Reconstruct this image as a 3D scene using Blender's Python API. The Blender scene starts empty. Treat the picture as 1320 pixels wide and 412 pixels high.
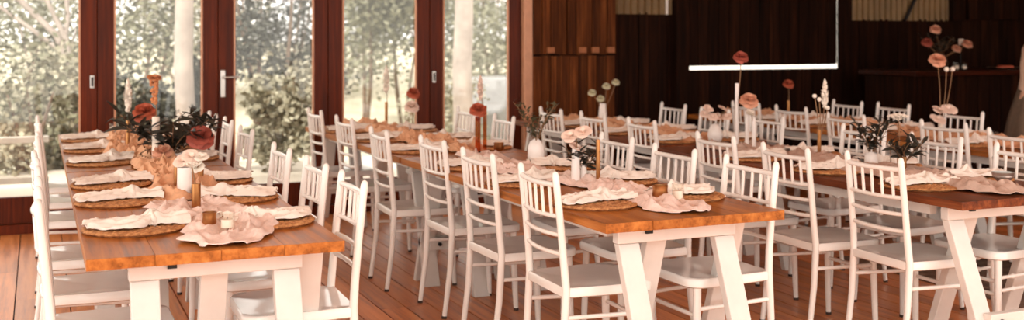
import bpy, math, random
from mathutils import Vector, Matrix, noise
random.seed(7)
R = math.radians
scene = bpy.context.scene
C = scene.collection

# ------------------------------------------------------------------ camera
F_PX, CX, HY, CAM_H = 1400.0, 660.0, 51.0, 1.44
ALPHA = math.atan(612 / F_PX)
SA, CA = math.sin(ALPHA), math.cos(ALPHA)
cam = bpy.data.cameras.new('camera')
cam.sensor_fit = 'HORIZONTAL'; cam.sensor_width = 36.0
cam.lens = F_PX / 1320 * 36.0
cam.shift_y = -(206 - HY) / 1320
cam.clip_start = 0.05; cam.clip_end = 300
cam.dof.use_dof = True; cam.dof.focus_distance = 4.4; cam.dof.aperture_fstop = 2.4
cam_o = bpy.data.objects.new('camera', cam); C.objects.link(cam_o)
cam_o.location = (0, 0, CAM_H)
cam_o.rotation_euler = (R(90), 0, -ALPHA)
scene.camera = cam_o

# ------------------------------------------------------------------ world, sun, exposure
world = bpy.data.worlds.new('world'); scene.world = world
world.use_nodes = True
bg = world.node_tree.nodes['Background']
bg.inputs['Color'].default_value = (1.0, 0.93, 0.86, 1)
bg.inputs['Strength'].default_value = 1.0
sun = bpy.data.lights.new('sun', 'SUN'); sun.energy = 1.6; sun.angle = R(3); sun.color = (1.0, 0.95, 0.88)
sun_o = bpy.data.objects.new('sun', sun); C.objects.link(sun_o)
sun_o.rotation_euler = Vector((0.55, 0.75, -1.0)).to_track_quat('-Z', 'Y').to_euler()
scene.view_settings.view_transform = 'Standard'
scene.view_settings.look = 'None'
scene.view_settings.gamma = 1.0
scene.view_settings.use_curve_mapping = False
scene.view_settings.exposure = 1.68

# ------------------------------------------------------------------ helpers
def at(px, py, z=0.75):
    d = F_PX * (CAM_H - z) / (py - HY)
    X = (px - CX) / F_PX * d
    return Vector((X * CA + d * SA, -X * SA + d * CA, z))
def depth(p): return p[0] * SA + p[1] * CA
def onplane(px, py, Y):
    """point on the vertical plane y = Y seen at a pixel"""
    r = Vector(((px - CX) / F_PX, 1.0, (HY - py) / F_PX))
    w = Vector((r.x * CA + SA, -r.x * SA + CA, r.z))
    t = Y / w.y
    return Vector((w.x * t, Y, CAM_H + w.z * t))

class MB:
    def __init__(s): s.v = []; s.f = []
    def add(s, vs, fs):
        o = len(s.v); s.v += [tuple(p) for p in vs]; s.f += [tuple(i + o for i in q) for q in fs]; return s
    def box(s, x0, x1, y0, y1, z0, z1):
        return s.prism([(x0, y0), (x1, y0), (x1, y1), (x0, y1)], z0, z1)
    def prism(s, pts, z0, z1):
        n = len(pts)
        vs = [(p[0], p[1], z0) for p in pts] + [(p[0], p[1], z1) for p in pts]
        fs = [tuple(range(n - 1, -1, -1)), tuple(range(n, 2 * n))]
        fs += [(i, (i + 1) % n, n + (i + 1) % n, n + i) for i in range(n)]
        return s.add(vs, fs)
    def slant(s, p0, p1, wx, wy, wx1=None, wy1=None):
        """board from p0 to p1 with a horizontal wx x wy section"""
        wx1 = wx1 or wx; wy1 = wy1 or wy
        vs = []
        for p, a, b in ((p0, wx, wy), (p1, wx1, wy1)):
            for sx, sy in ((-1, -1), (1, -1), (1, 1), (-1, 1)):
                vs.append((p[0] + sx * a / 2, p[1] + sy * b / 2, p[2]))
        return s.add(vs, [(3, 2, 1, 0), (4, 5, 6, 7), (0, 1, 5, 4), (1, 2, 6, 5), (2, 3, 7, 6), (3, 0, 4, 7)])
    def tube(s, pts, rad, n=8):
        pts = [Vector(p) for p in pts]; m = len(pts)
        if not hasattr(rad, '__len__'): rad = [rad] * m
        vs = []; a = None
        for i, p in enumerate(pts):
            t = (pts[min(i + 1, m - 1)] - pts[max(i - 1, 0)])
            t = t.normalized() if t.length > 1e-9 else Vector((0, 0, 1))
            if a is None:
                a = t.orthogonal().normalized()
            else:
                a = (a - t * a.dot(t)); a = a.normalized() if a.length > 1e-6 else t.orthogonal().normalized()
            b = t.cross(a)
            for k in range(n):
                q = 2 * math.pi * k / n
                vs.append(p + (a * math.cos(q) + b * math.sin(q)) * rad[i])
        fs = [tuple(range(n - 1, -1, -1)), tuple(range((m - 1) * n, m * n))]
        for i in range(m - 1):
            for k in range(n):
                k2 = (k + 1) % n
                fs.append((i * n + k, i * n + k2, (i + 1) * n + k2, (i + 1) * n + k))
        return s.add(vs, fs)
    def lathe(s, prof, n=20, c=(0, 0, 0), ex=1.0, ey=1.0):
        vs = []
        for r, z in prof:
            for k in range(n):
                q = 2 * math.pi * k / n
                vs.append((c[0] + r * ex * math.cos(q), c[1] + r * ey * math.sin(q), c[2] + z))
        m = len(prof)
        fs = [tuple(range(n - 1, -1, -1)), tuple(range((m - 1) * n, m * n))]
        for i in range(m - 1):
            for k in range(n):
                k2 = (k + 1) % n
                fs.append((i * n + k, i * n + k2, (i + 1) * n + k2, (i + 1) * n + k))
        return s.add(vs, fs)
    def ball(s, c, r, n=10, m=6, sz=1.0):
        prof = [(max(1e-4, r * math.sin(math.pi * i / m)), -r * sz * math.cos(math.pi * i / m)) for i in range(m + 1)]
        return s.lathe(prof, n, c)
    def sheet(s, fn, nu, nv, th):
        """closed cloth: fn(u, v) -> Vector for the top side, th below it"""
        vs = [fn(i / nu, j / nv) for i in range(nu + 1) for j in range(nv + 1)]
        N = len(vs); w = nv + 1
        vs2 = [(p[0], p[1], p[2] - th) for p in vs]
        fs = []
        for i in range(nu):
            for j in range(nv):
                a = i * w + j
                fs.append((a, a + w, a + w + 1, a + 1)); fs.append((N + a, N + a + 1, N + a + w + 1, N + a + w))
        rim = [i * w for i in range(nu + 1)] + [nu * w + j for j in range(1, w)] + [i * w + nv for i in range(nu - 1, -1, -1)] + [j for j in range(nv - 1, 0, -1)]
        for k in range(len(rim)):
            a, b = rim[k], rim[(k + 1) % len(rim)]
            fs.append((b, a, N + a, N + b))
        return s.add(vs + vs2, fs)
    def mesh(s, name, mat, smooth=False):
        me = bpy.data.meshes.new(name); me.from_pydata(s.v, [], s.f); me.update()
        if smooth:
            me.polygons.foreach_set('use_smooth', [True] * len(me.polygons))
            try: me.set_sharp_from_angle(angle=R(50))
            except Exception: pass
        me.materials.append(mat)
        return me
    def build(s, name, mat, parent=None, smooth=False, bevel=0):
        return link(name, s.mesh(name, mat, smooth), parent, bevel)

def link(name, me, parent=None, bevel=0):
    o = bpy.data.objects.new(name, me); C.objects.link(o)
    if parent: o.parent = parent
    if bevel:
        b = o.modifiers.new('bevel', 'BEVEL'); b.width = bevel; b.segments = 2; b.limit_method = 'ANGLE'
    return o
def tag(o, label=None, cat=None, group=None, kind=None):
    if label: o['label'] = label
    if cat: o['category'] = cat
    if group: o['group'] = group
    if kind: o['kind'] = kind
    return o
def thing(name, label, cat, loc=(0, 0, 0), rz=0, group=None):
    o = bpy.data.objects.new(name, None); C.objects.link(o)
    o.empty_display_size = 0.1
    o.location = loc; o.rotation_euler = (0, 0, rz)
    return tag(o, label, cat, group)
def copy_tree(o, parent=None):
    c = o.copy(); C.objects.link(c); c.parent = parent
    for ch in KIDS.get(o.name, [x for x in bpy.data.objects if x.parent == o]): copy_tree(ch, c)
    return c
KIDS = {}
def remember(o):
    KIDS[o.name] = [x for x in C.objects if x.parent == o]
    for k in KIDS[o.name]: KIDS[k.name] = [x for x in C.objects if x.parent == k]

# ------------------------------------------------------------------ materials
def srgb(r, g, b):
    f = lambda c: (c / 255 / 12.92) if c <= 10 else ((c / 255 + 0.055) / 1.055) ** 2.4
    return (f(r), f(g), f(b), 1)
class NT:
    def __init__(s, name):
        s.m = bpy.data.materials.new(name); s.m.use_nodes = True
        s.t = s.m.node_tree; s.b = s.t.nodes['Principled BSDF']
    def n(s, typ, **k):
        x = s.t.nodes.new(typ)
        for a, v in k.items():
            if a in x.inputs: x.inputs[a].default_value = v
            else: setattr(x, a, v)
        return x
    def l(s, a, b): s.t.links.new(a, b)
    def coords(s, scale, kind='Object', rnd=False):
        tc = s.n('ShaderNodeTexCoord'); mp = s.n('ShaderNodeMapping'); mp.inputs['Scale'].default_value = scale
        s.l(tc.outputs[kind], mp.inputs['Vector'])
        if rnd:
            oi = s.n('ShaderNodeObjectInfo'); ml = s.n('ShaderNodeMath', operation='MULTIPLY'); ml.inputs[1].default_value = 37.0
            s.l(oi.outputs['Random'], ml.inputs[0]); s.l(ml.outputs[0], mp.inputs['Location'])
        return mp.outputs['Vector']
    def ramp(s, fac, stops):
        r = s.n('ShaderNodeValToRGB'); e = r.color_ramp.elements
        while len(e) < len(stops): e.new(0.5)
        for i, (p, c) in enumerate(stops): e[i].position = p; e[i].color = c
        s.l(fac, r.inputs['Fac']); return r.outputs['Color']
    def noise(s, vec, scale, detail=4, rough=0.6):
        x = s.n('ShaderNodeTexNoise'); x.inputs['Scale'].default_value = scale
        x.inputs['Detail'].default_value = detail; x.inputs['Roughness'].default_value = rough
        s.l(vec, x.inputs['Vector']); return x.outputs['Fac']
    def bump(s, h, strength=0.3, dist=0.01):
        b = s.n('ShaderNodeBump'); b.inputs['Strength'].default_value = strength; b.inputs['Distance'].default_value = dist
        s.l(h, b.inputs['Height']); s.l(b.outputs['Normal'], s.b.inputs['Normal'])
    def set(s, **k):
        for a, v in k.items(): s.b.inputs[a.replace('_', ' ')].default_value = v
        return s

def wood(name, dark, mid, light, rough=0.4, grain=(9, 0.5, 9), var=0.35, coat=0.0, bump=0.15, spec=0.3):
    t = NT(name)
    vec = t.coords(grain, 'Object', True)
    fac = t.noise(vec, 3.0, 6, 0.65)
    col = t.ramp(fac, [(0.28, dark), (0.5, mid), (0.75, light)])
    oi = t.n('ShaderNodeObjectInfo')
    mr = t.n('ShaderNodeMapRange'); mr.inputs['To Min'].default_value = 1 - var; mr.inputs['To Max'].default_value = 1 + var
    t.l(oi.outputs['Random'], mr.inputs['Value'])
    mx = t.n('ShaderNodeVectorMath', operation='SCALE')
    t.l(col, mx.inputs[0]); t.l(mr.outputs['Result'], mx.inputs['Scale'])
    t.l(mx.outputs[0], t.b.inputs['Base Color'])
    rr = t.n('ShaderNodeMapRange'); rr.inputs['To Min'].default_value = rough - 0.1; rr.inputs['To Max'].default_value = rough + 0.15
    t.l(fac, rr.inputs['Value']); t.l(rr.outputs['Result'], t.b.inputs['Roughness'])
    t.set(Coat_Weight=coat, Coat_Roughness=0.15, Specular_IOR_Level=spec)
    t.bump(fac, bump, 0.01)
    return t.m
def plain(name, col, rough=0.5, metal=0.0, nscale=0, namt=0.1, bump=0.0, sheen=0.0, sub=0.0, var=0.0):
    t = NT(name); t.set(Roughness=rough, Metallic=metal, Sheen_Weight=sheen)
    vec = t.coords((1, 1, 1), 'Object', True)
    f = t.noise(vec, nscale or 12, 3)
    lo = tuple(c * (1 - namt) for c in col[:3]) + (1,); hi = tuple(min(1, c * (1 + namt)) for c in col[:3]) + (1,)
    c = t.ramp(f, [(0.3, lo), (0.7, hi)])
    t.l(c, t.b.inputs['Base Color'])
    if bump: t.bump(f, bump, 0.005)
    return t.m
def glass(name, tint=(1, 1, 1, 1), amount=0.5, rough=0.02):
    t = NT(name); t.t.nodes.remove(t.b)
    tr = t.n('ShaderNodeBsdfTransparent'); tr.inputs['Color'].default_value = tint
    gl = t.n('ShaderNodeBsdfGlossy'); gl.inputs['Roughness'].default_value = rough
    lw = t.n('ShaderNodeLayerWeight')
    pw = t.n('ShaderNodeMath', operation='POWER'); pw.inputs[1].default_value = 3.0
    ml = t.n('ShaderNodeMath', operation='MULTIPLY_ADD'); ml.inputs[1].default_value = amount; ml.inputs[2].default_value = 0.03
    t.l(lw.outputs['Facing'], pw.inputs[0]); t.l(pw.outputs[0], ml.inputs[0])
    mx = t.n('ShaderNodeMixShader')
    t.l(ml.outputs[0], mx.inputs[0]); t.l(tr.outputs[0], mx.inputs[1]); t.l(gl.outputs[0], mx.inputs[2])
    t.l(mx.outputs[0], t.t.nodes['Material Output'].inputs['Surface'])
    return t.m

M = {}
M['floor'] = wood('floorboard_timber', srgb(152, 84, 40), srgb(208, 128, 70), srgb(230, 158, 100), 0.3, (9, 0.45, 9), 0.2, 0.0, spec=.5)
M['floor_gap'] = plain('floor_gap', srgb(38, 20, 13), 0.8)
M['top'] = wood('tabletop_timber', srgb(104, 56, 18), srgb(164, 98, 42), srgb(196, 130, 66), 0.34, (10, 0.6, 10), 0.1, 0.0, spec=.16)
M['top_dark'] = wood('dark_tabletop_timber', srgb(58, 24, 10), srgb(108, 54, 26), srgb(150, 86, 46), 0.36, (10, 0.6, 10), 0.1, 0.0, spec=.2)  # darker timber tone, used on the third table row
M['frame'] = wood('red_door_timber', srgb(58, 20, 6), srgb(86, 32, 10), srgb(114, 46, 17), 0.4, (14, 14, 0.6), 0.15, 0.0, spec=.15)
M['cladding'] = wood('cladding_timber', srgb(44, 20, 7), srgb(88, 46, 20), srgb(134, 78, 38), 0.6, (9, 9, 0.5), 0.4, spec=.08)
M['dark_clad'] = wood('dark_cladding_timber', srgb(16, 7, 3), srgb(32, 15, 7), srgb(54, 27, 13), 0.65, (9, 9, 0.5), 0.35, spec=.06)
M['ceiling'] = wood('ceiling_timber', srgb(150, 120, 94), srgb(186, 156, 128), srgb(206, 180, 152), 0.6, (9, 0.5, 9), 0.25)
M['white'] = plain('white_paint', srgb(236, 230, 223), 0.14, 0, 5, 0.04)
M['table_white'] = plain('white_table_paint', srgb(214, 208, 201), 0.5, 0, 7, 0.06, 0.05)
M['iron'] = plain('corrugated_iron', srgb(112, 86, 48), 0.6, 0.1, 5, 0.2)
M['black'] = plain('black_metal', srgb(24, 20, 18), 0.4, 0.5)
M['steel'] = plain('brushed_steel', srgb(190, 186, 180), 0.3, 0.9)
M['gold'] = plain('brushed_gold', srgb(176, 124, 78), 0.28, 1.0, 20, 0.1)
M['amber'] = glass('amber_glass', (0.80, 0.42, 0.22, 1))
M['clear'] = glass('clear_glass', (0.97, 0.96, 0.94, 1))
M['pane'] = glass('window_glass', (0.97, 0.98, 0.97, 1))
M['ceramic'] = plain('white_ceramic', srgb(236, 228, 222), 0.3, 0, 6, 0.03)
M['wax'] = plain('ivory_wax', srgb(238, 224, 208), 0.5, 0, 6, 0.03)
M['napkin'] = plain('linen_napkin', srgb(232, 220, 208), 0.85, 0, 40, 0.06, 0.15)
M['runner_pink'] = plain('pale_pink_gauze', srgb(232, 206, 194), 0.9, 0, 60, 0.1, 0.2)
M['runner_peach'] = plain('peach_gauze', srgb(220, 168, 130), 0.9, 0, 60, 0.1, 0.2)
M['runner_beige'] = plain('beige_gauze', srgb(196, 168, 152), 0.9, 0, 60, 0.1, 0.2)
M['leaf_dark'] = plain('dark_leaf', srgb(44, 42, 34), 0.5, 0, 30, 0.25)
M['leaf_olive'] = plain('olive_leaf', srgb(70, 68, 48), 0.5, 0, 30, 0.25)
M['stem'] = plain('dry_stem', srgb(134, 98, 66), 0.7)
M['rust'] = plain('rust_petal', srgb(176, 84, 56), 0.7, 0, 40, 0.2)
M['terracotta'] = plain('terracotta_petal', srgb(164, 78, 62), 0.7, 0, 40, 0.2)
M['peach'] = plain('peach_petal', srgb(218, 158, 128), 0.7, 0, 40, 0.15)
M['blush'] = plain('blush_petal', srgb(232, 206, 190), 0.7, 0, 40, 0.1)
M['ivory'] = plain('ivory_plume', srgb(236, 226, 212), 0.9, 0, 40, 0.1)
M['orange_dry'] = plain('dried_orange_flower', srgb(196, 128, 84), 0.8, 0, 40, 0.2)

def seagrass():
    t = NT('woven_seagrass'); t.set(Roughness=0.75)
    tc = t.n('ShaderNodeTexCoord')
    f = t.noise(tc.outputs['Object'], 55, 4)
    c = t.ramp(f, [(0.3, srgb(120, 72, 36)), (0.5, srgb(186, 128, 78)), (0.72, srgb(226, 176, 122))])
    t.l(c, t.b.inputs['Base Color']); t.bump(f, 0.4, 0.004)
    return t.m
M['seagrass'] = seagrass()
M['greenish'] = plain('cream_green_petal', srgb(206, 200, 168), 0.7, 0, 40, 0.1)
M['block'] = plain('worn_block_timber', srgb(158, 96, 54), 0.6, 0, 20, 0.2)
M['bar_top'] = wood('bar_top_timber', srgb(26, 9, 4), srgb(46, 18, 8), srgb(70, 28, 12), 0.35, (0.5, 9, 9), 0.1, 0.0, spec=.15)
M['brown_ceramic'] = plain('brown_ceramic', srgb(70, 44, 30), 0.3)
M['skin'] = plain('skin', srgb(206, 158, 132), 0.5)
M['blouse'] = plain('pale_blouse_cotton', srgb(196, 164, 142), 0.85, 0, 60, 0.08)
M['khaki'] = plain('khaki_cotton', srgb(104, 86, 70), 0.85, 0, 30, 0.12)
M['hair'] = plain('brown_hair', srgb(62, 40, 28), 0.5, 0, 80, 0.3)
M['bark'] = plain('grey_bark', srgb(120, 100, 84), 0.9, 0, 8, 0.25)
M['bark_white'] = plain('white_bark', srgb(164, 150, 140), 0.8, 0, 4, 0.2)
M['leaf_out1'] = plain('pale_garden_leaf', srgb(112, 110, 86), 0.6, 0, 2, 0.3)
M['leaf_out2'] = plain('dark_garden_leaf', srgb(50, 50, 36), 0.6, 0, 2, 0.3)
M['leaf_out3'] = plain('light_garden_leaf', srgb(154, 148, 126), 0.6, 0, 2, 0.25)
M['lawn'] = plain('dry_lawn', srgb(172, 164, 142), 0.9, 0, 0.6, 0.2)
M['path'] = plain('pale_paving', srgb(196, 184, 168), 0.8, 0, 3, 0.06)
M['rail_white'] = plain('weathered_rail_paint', srgb(196, 186, 174), 0.6, 0, 6, 0.08)
M['car_white'] = plain('white_car_paint', srgb(120, 118, 116), 0.25)
M['car_glass'] = plain('dark_car_glass', srgb(40, 42, 44), 0.08)
def rugm():
    t = NT('faded_rug'); t.set(Roughness=0.95)
    tc = t.n('ShaderNodeTexCoord'); f = t.noise(tc.outputs['Object'], 9, 6, .7)
    c = t.ramp(f, [(0.3, srgb(60, 40, 30)), (0.5, srgb(104, 80, 64)), (0.7, srgb(140, 116, 96))])
    t.l(c, t.b.inputs['Base Color']); t.bump(f, .3, .01); return t.m
M['rug'] = rugm()
M['foot'] = plain('dark_foot_rubber', srgb(60, 40, 32), 0.7)
M['backdrop'] = plain('white_backdrop_paint', srgb(226, 222, 216), 0.7)

# ================================================================== THE SETTING
WALL_Y = 8.85
# floor: slab below, boards proud of it, a dark gap between boards
floor = tag(MB().box(-3.2, 11.4, -3.0, 8.93, -0.12, -0.016).build('floor', M['floor_gap']), kind='structure')
PITCH = 0.138
board_me = {}
def board(x, y0, y1, i):
    L = round(y1 - y0, 2)
    if L not in board_me:
        w = PITCH - 0.007
        board_me[L] = MB().box(-w / 2, w / 2, -L / 2, L / 2, -0.02, 0).mesh('floorboard', M['floor'])
    o = link('floorboard', board_me[L], floor); o.location = (x, (y0 + y1) / 2, 0)
x0 = 1.82 + PITCH / 2 - 22 * PITCH
rb = random.Random(3)
for i in range(91):
    j = rb.choice([1.2, 2.4, 4.8, 5.6, 6.6, 7.4])
    x = x0 + i * PITCH
    board(x, -3.0, j, i); board(x, j + 0.003, 8.86, i)

# ceiling, side walls and the open verandah side behind and left of the camera
ceil = tag(MB().box(-3.2, 11.4, 0.9, 9.2, 3.3, 3.4).build('ceiling', M['ceiling']), kind='structure')
tag(MB().box(11.2, 11.4, -3.0, 9.2, 0, 3.3).build('wall_right', M['dark_clad']), kind='structure')

# ---- bifold glass doors
POSTS = [-0.47, 0.42, 1.32, 2.21, 3.10, 3.96]
def glass_door(n, xa, xb, hardware):
    d = bpy.data.objects.new('door_%d' % n, None); C.objects.link(d)
    d.location = ((xa + xb) / 2, WALL_Y + 0.03, 0); d['kind'] = 'structure'
    h = (xb - xa) / 2 - 0.0015; sw = 0.118; t = 0.024
    for sx in (-1, 1):
        MB().box(min(sx * h, sx * (h - sw)), max(sx * h, sx * (h - sw)), -t, t, 0.075, 2.5).build('stile', M['frame'], d, bevel=0.006)
    MB().box(-h + sw, h - sw, -t, t, 0.075, 0.272).build('bottom_rail', M['frame'], d, bevel=0.005)
    MB().box(-h + sw, h - sw, -t, t, 2.36, 2.5).build('top_rail', M['frame'], d, bevel=0.005)
    MB().box(h - .02, h + .02, t, t + .012, 0.075, 2.5).build('seal', M['black'], d)
    # pale glazing beads along the stiles
    for sx in (-1, 1):
        a = sx * (h - sw)
        MB().box(min(a, a - sx * 0.014), max(a, a - sx * 0.014), -t - 0.004, -t + 0.014, 0.272, 2.36).build('glazing_bead', M['bead'], d)
    MB().box(-h + sw, h - sw, -0.003, 0.003, 0.272, 2.36).build('glass_pane', M['pane'], d)
    for sx, kind in hardware:
        cx_ = sx * (h - 0.035)
        pl = MB()
        if kind == 'pull':
            pl.prism([(cx_ + 0.017 * math.cos(a) , 0.0) if False else (cx_ + 0.0, 0.0) for a in (0,)] * 0 or [(cx_ - 0.016, -t - 0.008), (cx_ + 0.016, -t - 0.008), (cx_ + 0.016, -t), (cx_ - 0.016, -t)], 1.07, 1.17)
            o = pl.build('flush_pull', M['steel'], d, bevel=0.012)
            MB().box(cx_ - 0.008, cx_ + 0.008, -t - 0.0095, -t - 0.006, 1.085, 1.155).build('recess', M['black'], o)
        else:
            pl.box(cx_ - 0.02, cx_ + 0.02, -t - 0.012, -t, 0.98, 1.2)
            o = pl.build('handle_plate', M['steel'], d, bevel=0.008)
            MB().tube([(cx_, -t, 1.14), (cx_, -t - 0.05, 1.14), (cx_ + 0.02, -t - 0.06, 1.14), (cx_ + 0.12, -t - 0.06, 1.142)], [0.01, 0.01, 0.01, 0.008]).build('lever', M['steel'], o, True)
M['bead'] = plain('pale_bead_timber', srgb(206, 150, 116), 0.5)
hw = {1: [(1, 'pull')], 2: [], 3: [(-1, 'lever')], 4: [], 5: [(-1, 'pull')]}
for n in range(5): glass_door(n + 1, POSTS[n], POSTS[n + 1], hw[n + 1])
glass_door(6, POSTS[0] - 0.89, POSTS[0], []); glass_door(7, POSTS[0] - 1.78, POSTS[0] - 0.89, [])
tag(MB().box(-3.2, 4.02, WALL_Y - 0.03, WALL_Y + 0.1, 0, 0.072).build('trim_1', M['frame'], bevel=0.004), kind='structure')
tag(MB().box(-3.2, 4.02, WALL_Y - 0.03, WALL_Y + 0.1, 2.504, 3.3).build('wall_back_lintel', M['cladding']), kind='structure')
tag(MB().box(3.965, 4.045, WALL_Y - 0.06, WALL_Y + 0.1, 0.072, 2.504).build('trim_2', M['bead'], bevel=0.006), kind='structure')

# ---- timber wall: boards over a dark backing, with daylight slots left between hatches
def clad_wall(name, xa, xb, y, z0, z1, pitch, mat, th=0.025, seed=1, uneven=0.02, bk=0.06):
    w = bpy.data.objects.new(name, None); C.objects.link(w); w['kind'] = 'structure'
    r = random.Random(seed)
    MB().box(xa, xb, y + th + 0.002, y + th + bk, z0, z1).build('backing', M['dark_clad'], w)
    n = max(1, round((xb - xa) / pitch)); p = (xb - xa) / n
    for i in range(n):
        dy = r.uniform(0, uneven); e = r.uniform(0, 0.02)
        o = MB().box(-p / 2 + 0.003, p / 2 - 0.003, 0, th + dy, 0, z1 - z0 - e).build('board', mat, w, bevel=0.003)
        o.location = (xa + p * (i + 0.5), y - dy, z0 + e * 0.5)
    return w
# section of brown cladding beside the doors, two tiers
clad_wall('wall_back_lower', 4.05, 4.89, WALL_Y - 0.02, 0, 1.299, 0.096, M['cladding'], seed=2)
up = clad_wall('wall_back_upper', 4.05, 4.89, WALL_Y - 0.05, 1.30, 3.3, 0.084, M['cladding'], seed=5, uneven=0.03)
for i, x in enumerate((4.21, 4.53, 4.66, 4.82)):
    MB().box(x - 0.035, x + 0.035, WALL_Y - 0.1, WALL_Y - 0.055, 1.318 , 1.372).build('block', M['block'] if 'block' in M else M['cladding'], up, bevel=0.004)
# recessed dark bay with corrugated iron above
clad_wall('wall_back_bay', 4.89, 5.64, WALL_Y + 0.09, 0, 1.70, 0.105, M['dark_clad'], seed=9)
tag(MB().box(5.56, 5.70, WALL_Y - 0.04, WALL_Y + 0.16, 0, 3.3).build('trim_3', M['dark_clad'], bevel=0.006), kind='structure')
def corrugated(name, xa, xb, y, z0, z1):
    mb = MB(); n = int((xb - xa) / 0.0125); pts = []
    vs = []; fs = []
    for i in range(n + 1):
        x = xa + (xb - xa) * i / n
        yy = y + 0.012 * math.sin(2 * math.pi * (x - xa) / 0.076)
        vs += [(x, yy, z0), (x, yy, z1), (x, yy + 0.004, z0), (x, yy + 0.004, z1)]
    for i in range(n):
        a = 4 * i; b = a + 4
        fs += [(a, b, b + 1, a + 1), (a + 2, a + 3, b + 3, b + 2), (a, a + 2, b + 2, b), (a + 1, b + 1, b + 3, a + 3)]
    mb.add(vs, fs)
    return tag(mb.build(name, M['iron'], smooth=True), kind='structure')
corrugated('wall_back_iron', 4.89, 5.56, WALL_Y + 0.065, 1.68, 3.3)
tag(MB().box(5.49, 5.51, WALL_Y + 0.04, WALL_Y + 0.1, 1.68, 3.3).build('trim_4', M['white']), kind='structure')
# hatch wall with a long horizontal daylight slot and a thin upright one
SL0, SL1 = 1.147, 1.186
clad_wall('wall_back_hatch_lower', 5.70, 7.545, WALL_Y, 0, SL0, 0.12, M['dark_clad'], th=.018, seed=11, uneven=.008, bk=.022)
clad_wall('wall_back_hatch_upper', 5.70, 7.495, WALL_Y, SL1, 3.3, 0.12, M['dark_clad'], th=.018, seed=12, uneven=.008, bk=.022)
tag(MB().box(7.526, 7.70, WALL_Y + .005, WALL_Y + 0.035, 0, 3.3).build('trim_5', M['dark_clad'], bevel=0.006), kind='structure')
clad_wall('wall_back_bar', 7.68, 11.2, WALL_Y + 0.041, 0, 1.66, 0.13, M['dark_clad'], seed=14)
corrugated('wall_back_iron_wide', 7.70, 9.03, WALL_Y + 0.025, 1.64, 3.3)
tag(MB().box(9.03, 9.2, WALL_Y - 0.05, WALL_Y + 0.1, 1.64, 3.3).build('trim_6', M['dark_clad'], bevel=0.006), kind='structure')
corrugated('wall_back_iron_narrow', 9.2, 9.28, WALL_Y + 0.05, 1.64, 3.3)
clad_wall('wall_back_bar_upper', 9.28, 11.2, WALL_Y + 0.0, 1.655, 3.3, 0.13, M['dark_clad'], seed=15)
# diagonal brace in front of the wide iron sheet
tag(MB().tube([(8.38, WALL_Y - 0.02, 1.64), (8.72, WALL_Y - 0.02, 2.2)], 0.02, 6).build('trim_7', M['black']), kind='structure')

# ================================================================== TABLES
ROWN = ['the leftmost table row', 'the second table row from left', 'the third table row from left', 'the rightmost table row']
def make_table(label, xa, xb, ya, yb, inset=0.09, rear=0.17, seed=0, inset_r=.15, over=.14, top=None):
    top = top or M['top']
    r = random.Random(seed)
    cx_, cy_ = (xa + xb) / 2, (ya + yb) / 2
    t = thing('trestle_table', label, 'table', (cx_, cy_, 0), 0, 'long trestle tables')
    W, L = xb - xa, yb - ya
    n = 4
    for i in range(n):
        a = -W / 2 + W * i / n; b = a + W / n - 0.0008
        MB().box(a, b, -L / 2 + r.uniform(0, .004), L / 2 - r.uniform(0, .006), 0.713, 0.75 - r.uniform(0, .0006)).build('plank', top, t, bevel=0.0015)
    for e in (-1, 1):
        ye = e * (L / 2 - over)
        lw = 0.092
        xl = -W / 2 + inset + lw / 2; xr = W / 2 - inset_r - lw / 2
        MB().box(xl - lw / 2 - .005, xr + lw / 2 + .01, ye - 0.022, ye + 0.022, 0.645, 0.7125).build('apron', M['table_white'], t, bevel=0.004)
        for x in (xl, xr):
            MB().slant((x, ye + e * 0.245, 0.0), (x, ye + e * 0.0, 0.644), lw, 0.042).build('leg', M['table_white'], t, bevel=0.004)
        for x, dy in ((xl + rear, 0), (xr + .098, 0)):
            MB().slant((x, ye - e * (0.29 + dy), 0.0), (x, ye - e * (0.045 + dy), 0.7125), lw, 0.042).build('leg', M['table_white'], t, bevel=0.004)
        yy = ye + e * 0.19
        MB().box(xl, xr, yy - 0.02, yy + 0.02, 0.20, 0.27).build('stretcher', M['table_white'], t, bevel=0.004)
        MB().box(xl + 0.07, xl + 0.10, ye + e * .023 - .012, ye + e * .023 + .012, 0.68, 0.7125).build('bracket', M['black'], t)
        for x in (xl + .06, xr - .06):
            MB().tube([(x, yy + e * 0.02, 0.235), (x, yy + e * 0.034, 0.235)], 0.012, 8).build('bolt', M['black'], t)
    for x in (-W / 2 + inset + .03, W / 2 - inset_r - .03):
        MB().box(x - 0.018, x + 0.018, -L / 2 + over + .1, L / 2 - over - .1, 0.655, 0.7125).build('side_rail', M['table_white'], t)
    return t
TX = [[(.14, .97), (.14, .97)], [(1.95, 2.77), (1.95, 2.78)], [(3.60, 4.42), (3.75, 4.58)], [(5.38, 6.2), (5.52, 6.35)]]
TY = [(3.65, 6.09), (3.58, 6.09), (3.46, 6.0), (3.62, 6.09)]
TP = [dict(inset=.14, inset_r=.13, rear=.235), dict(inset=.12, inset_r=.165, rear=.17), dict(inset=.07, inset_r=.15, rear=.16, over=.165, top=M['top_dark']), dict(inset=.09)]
for r_ in range(4):
    for k, (ya, yb) in enumerate((TY[r_], (6.115, 8.56))):
        xa, xb = TX[r_][k]
        make_table('white-legged timber trestle table, %s of %s' % (('near one', 'far one')[k], ROWN[r_]), xa, xb, ya, yb, seed=r_ * 2 + k, **TP[r_])

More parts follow.
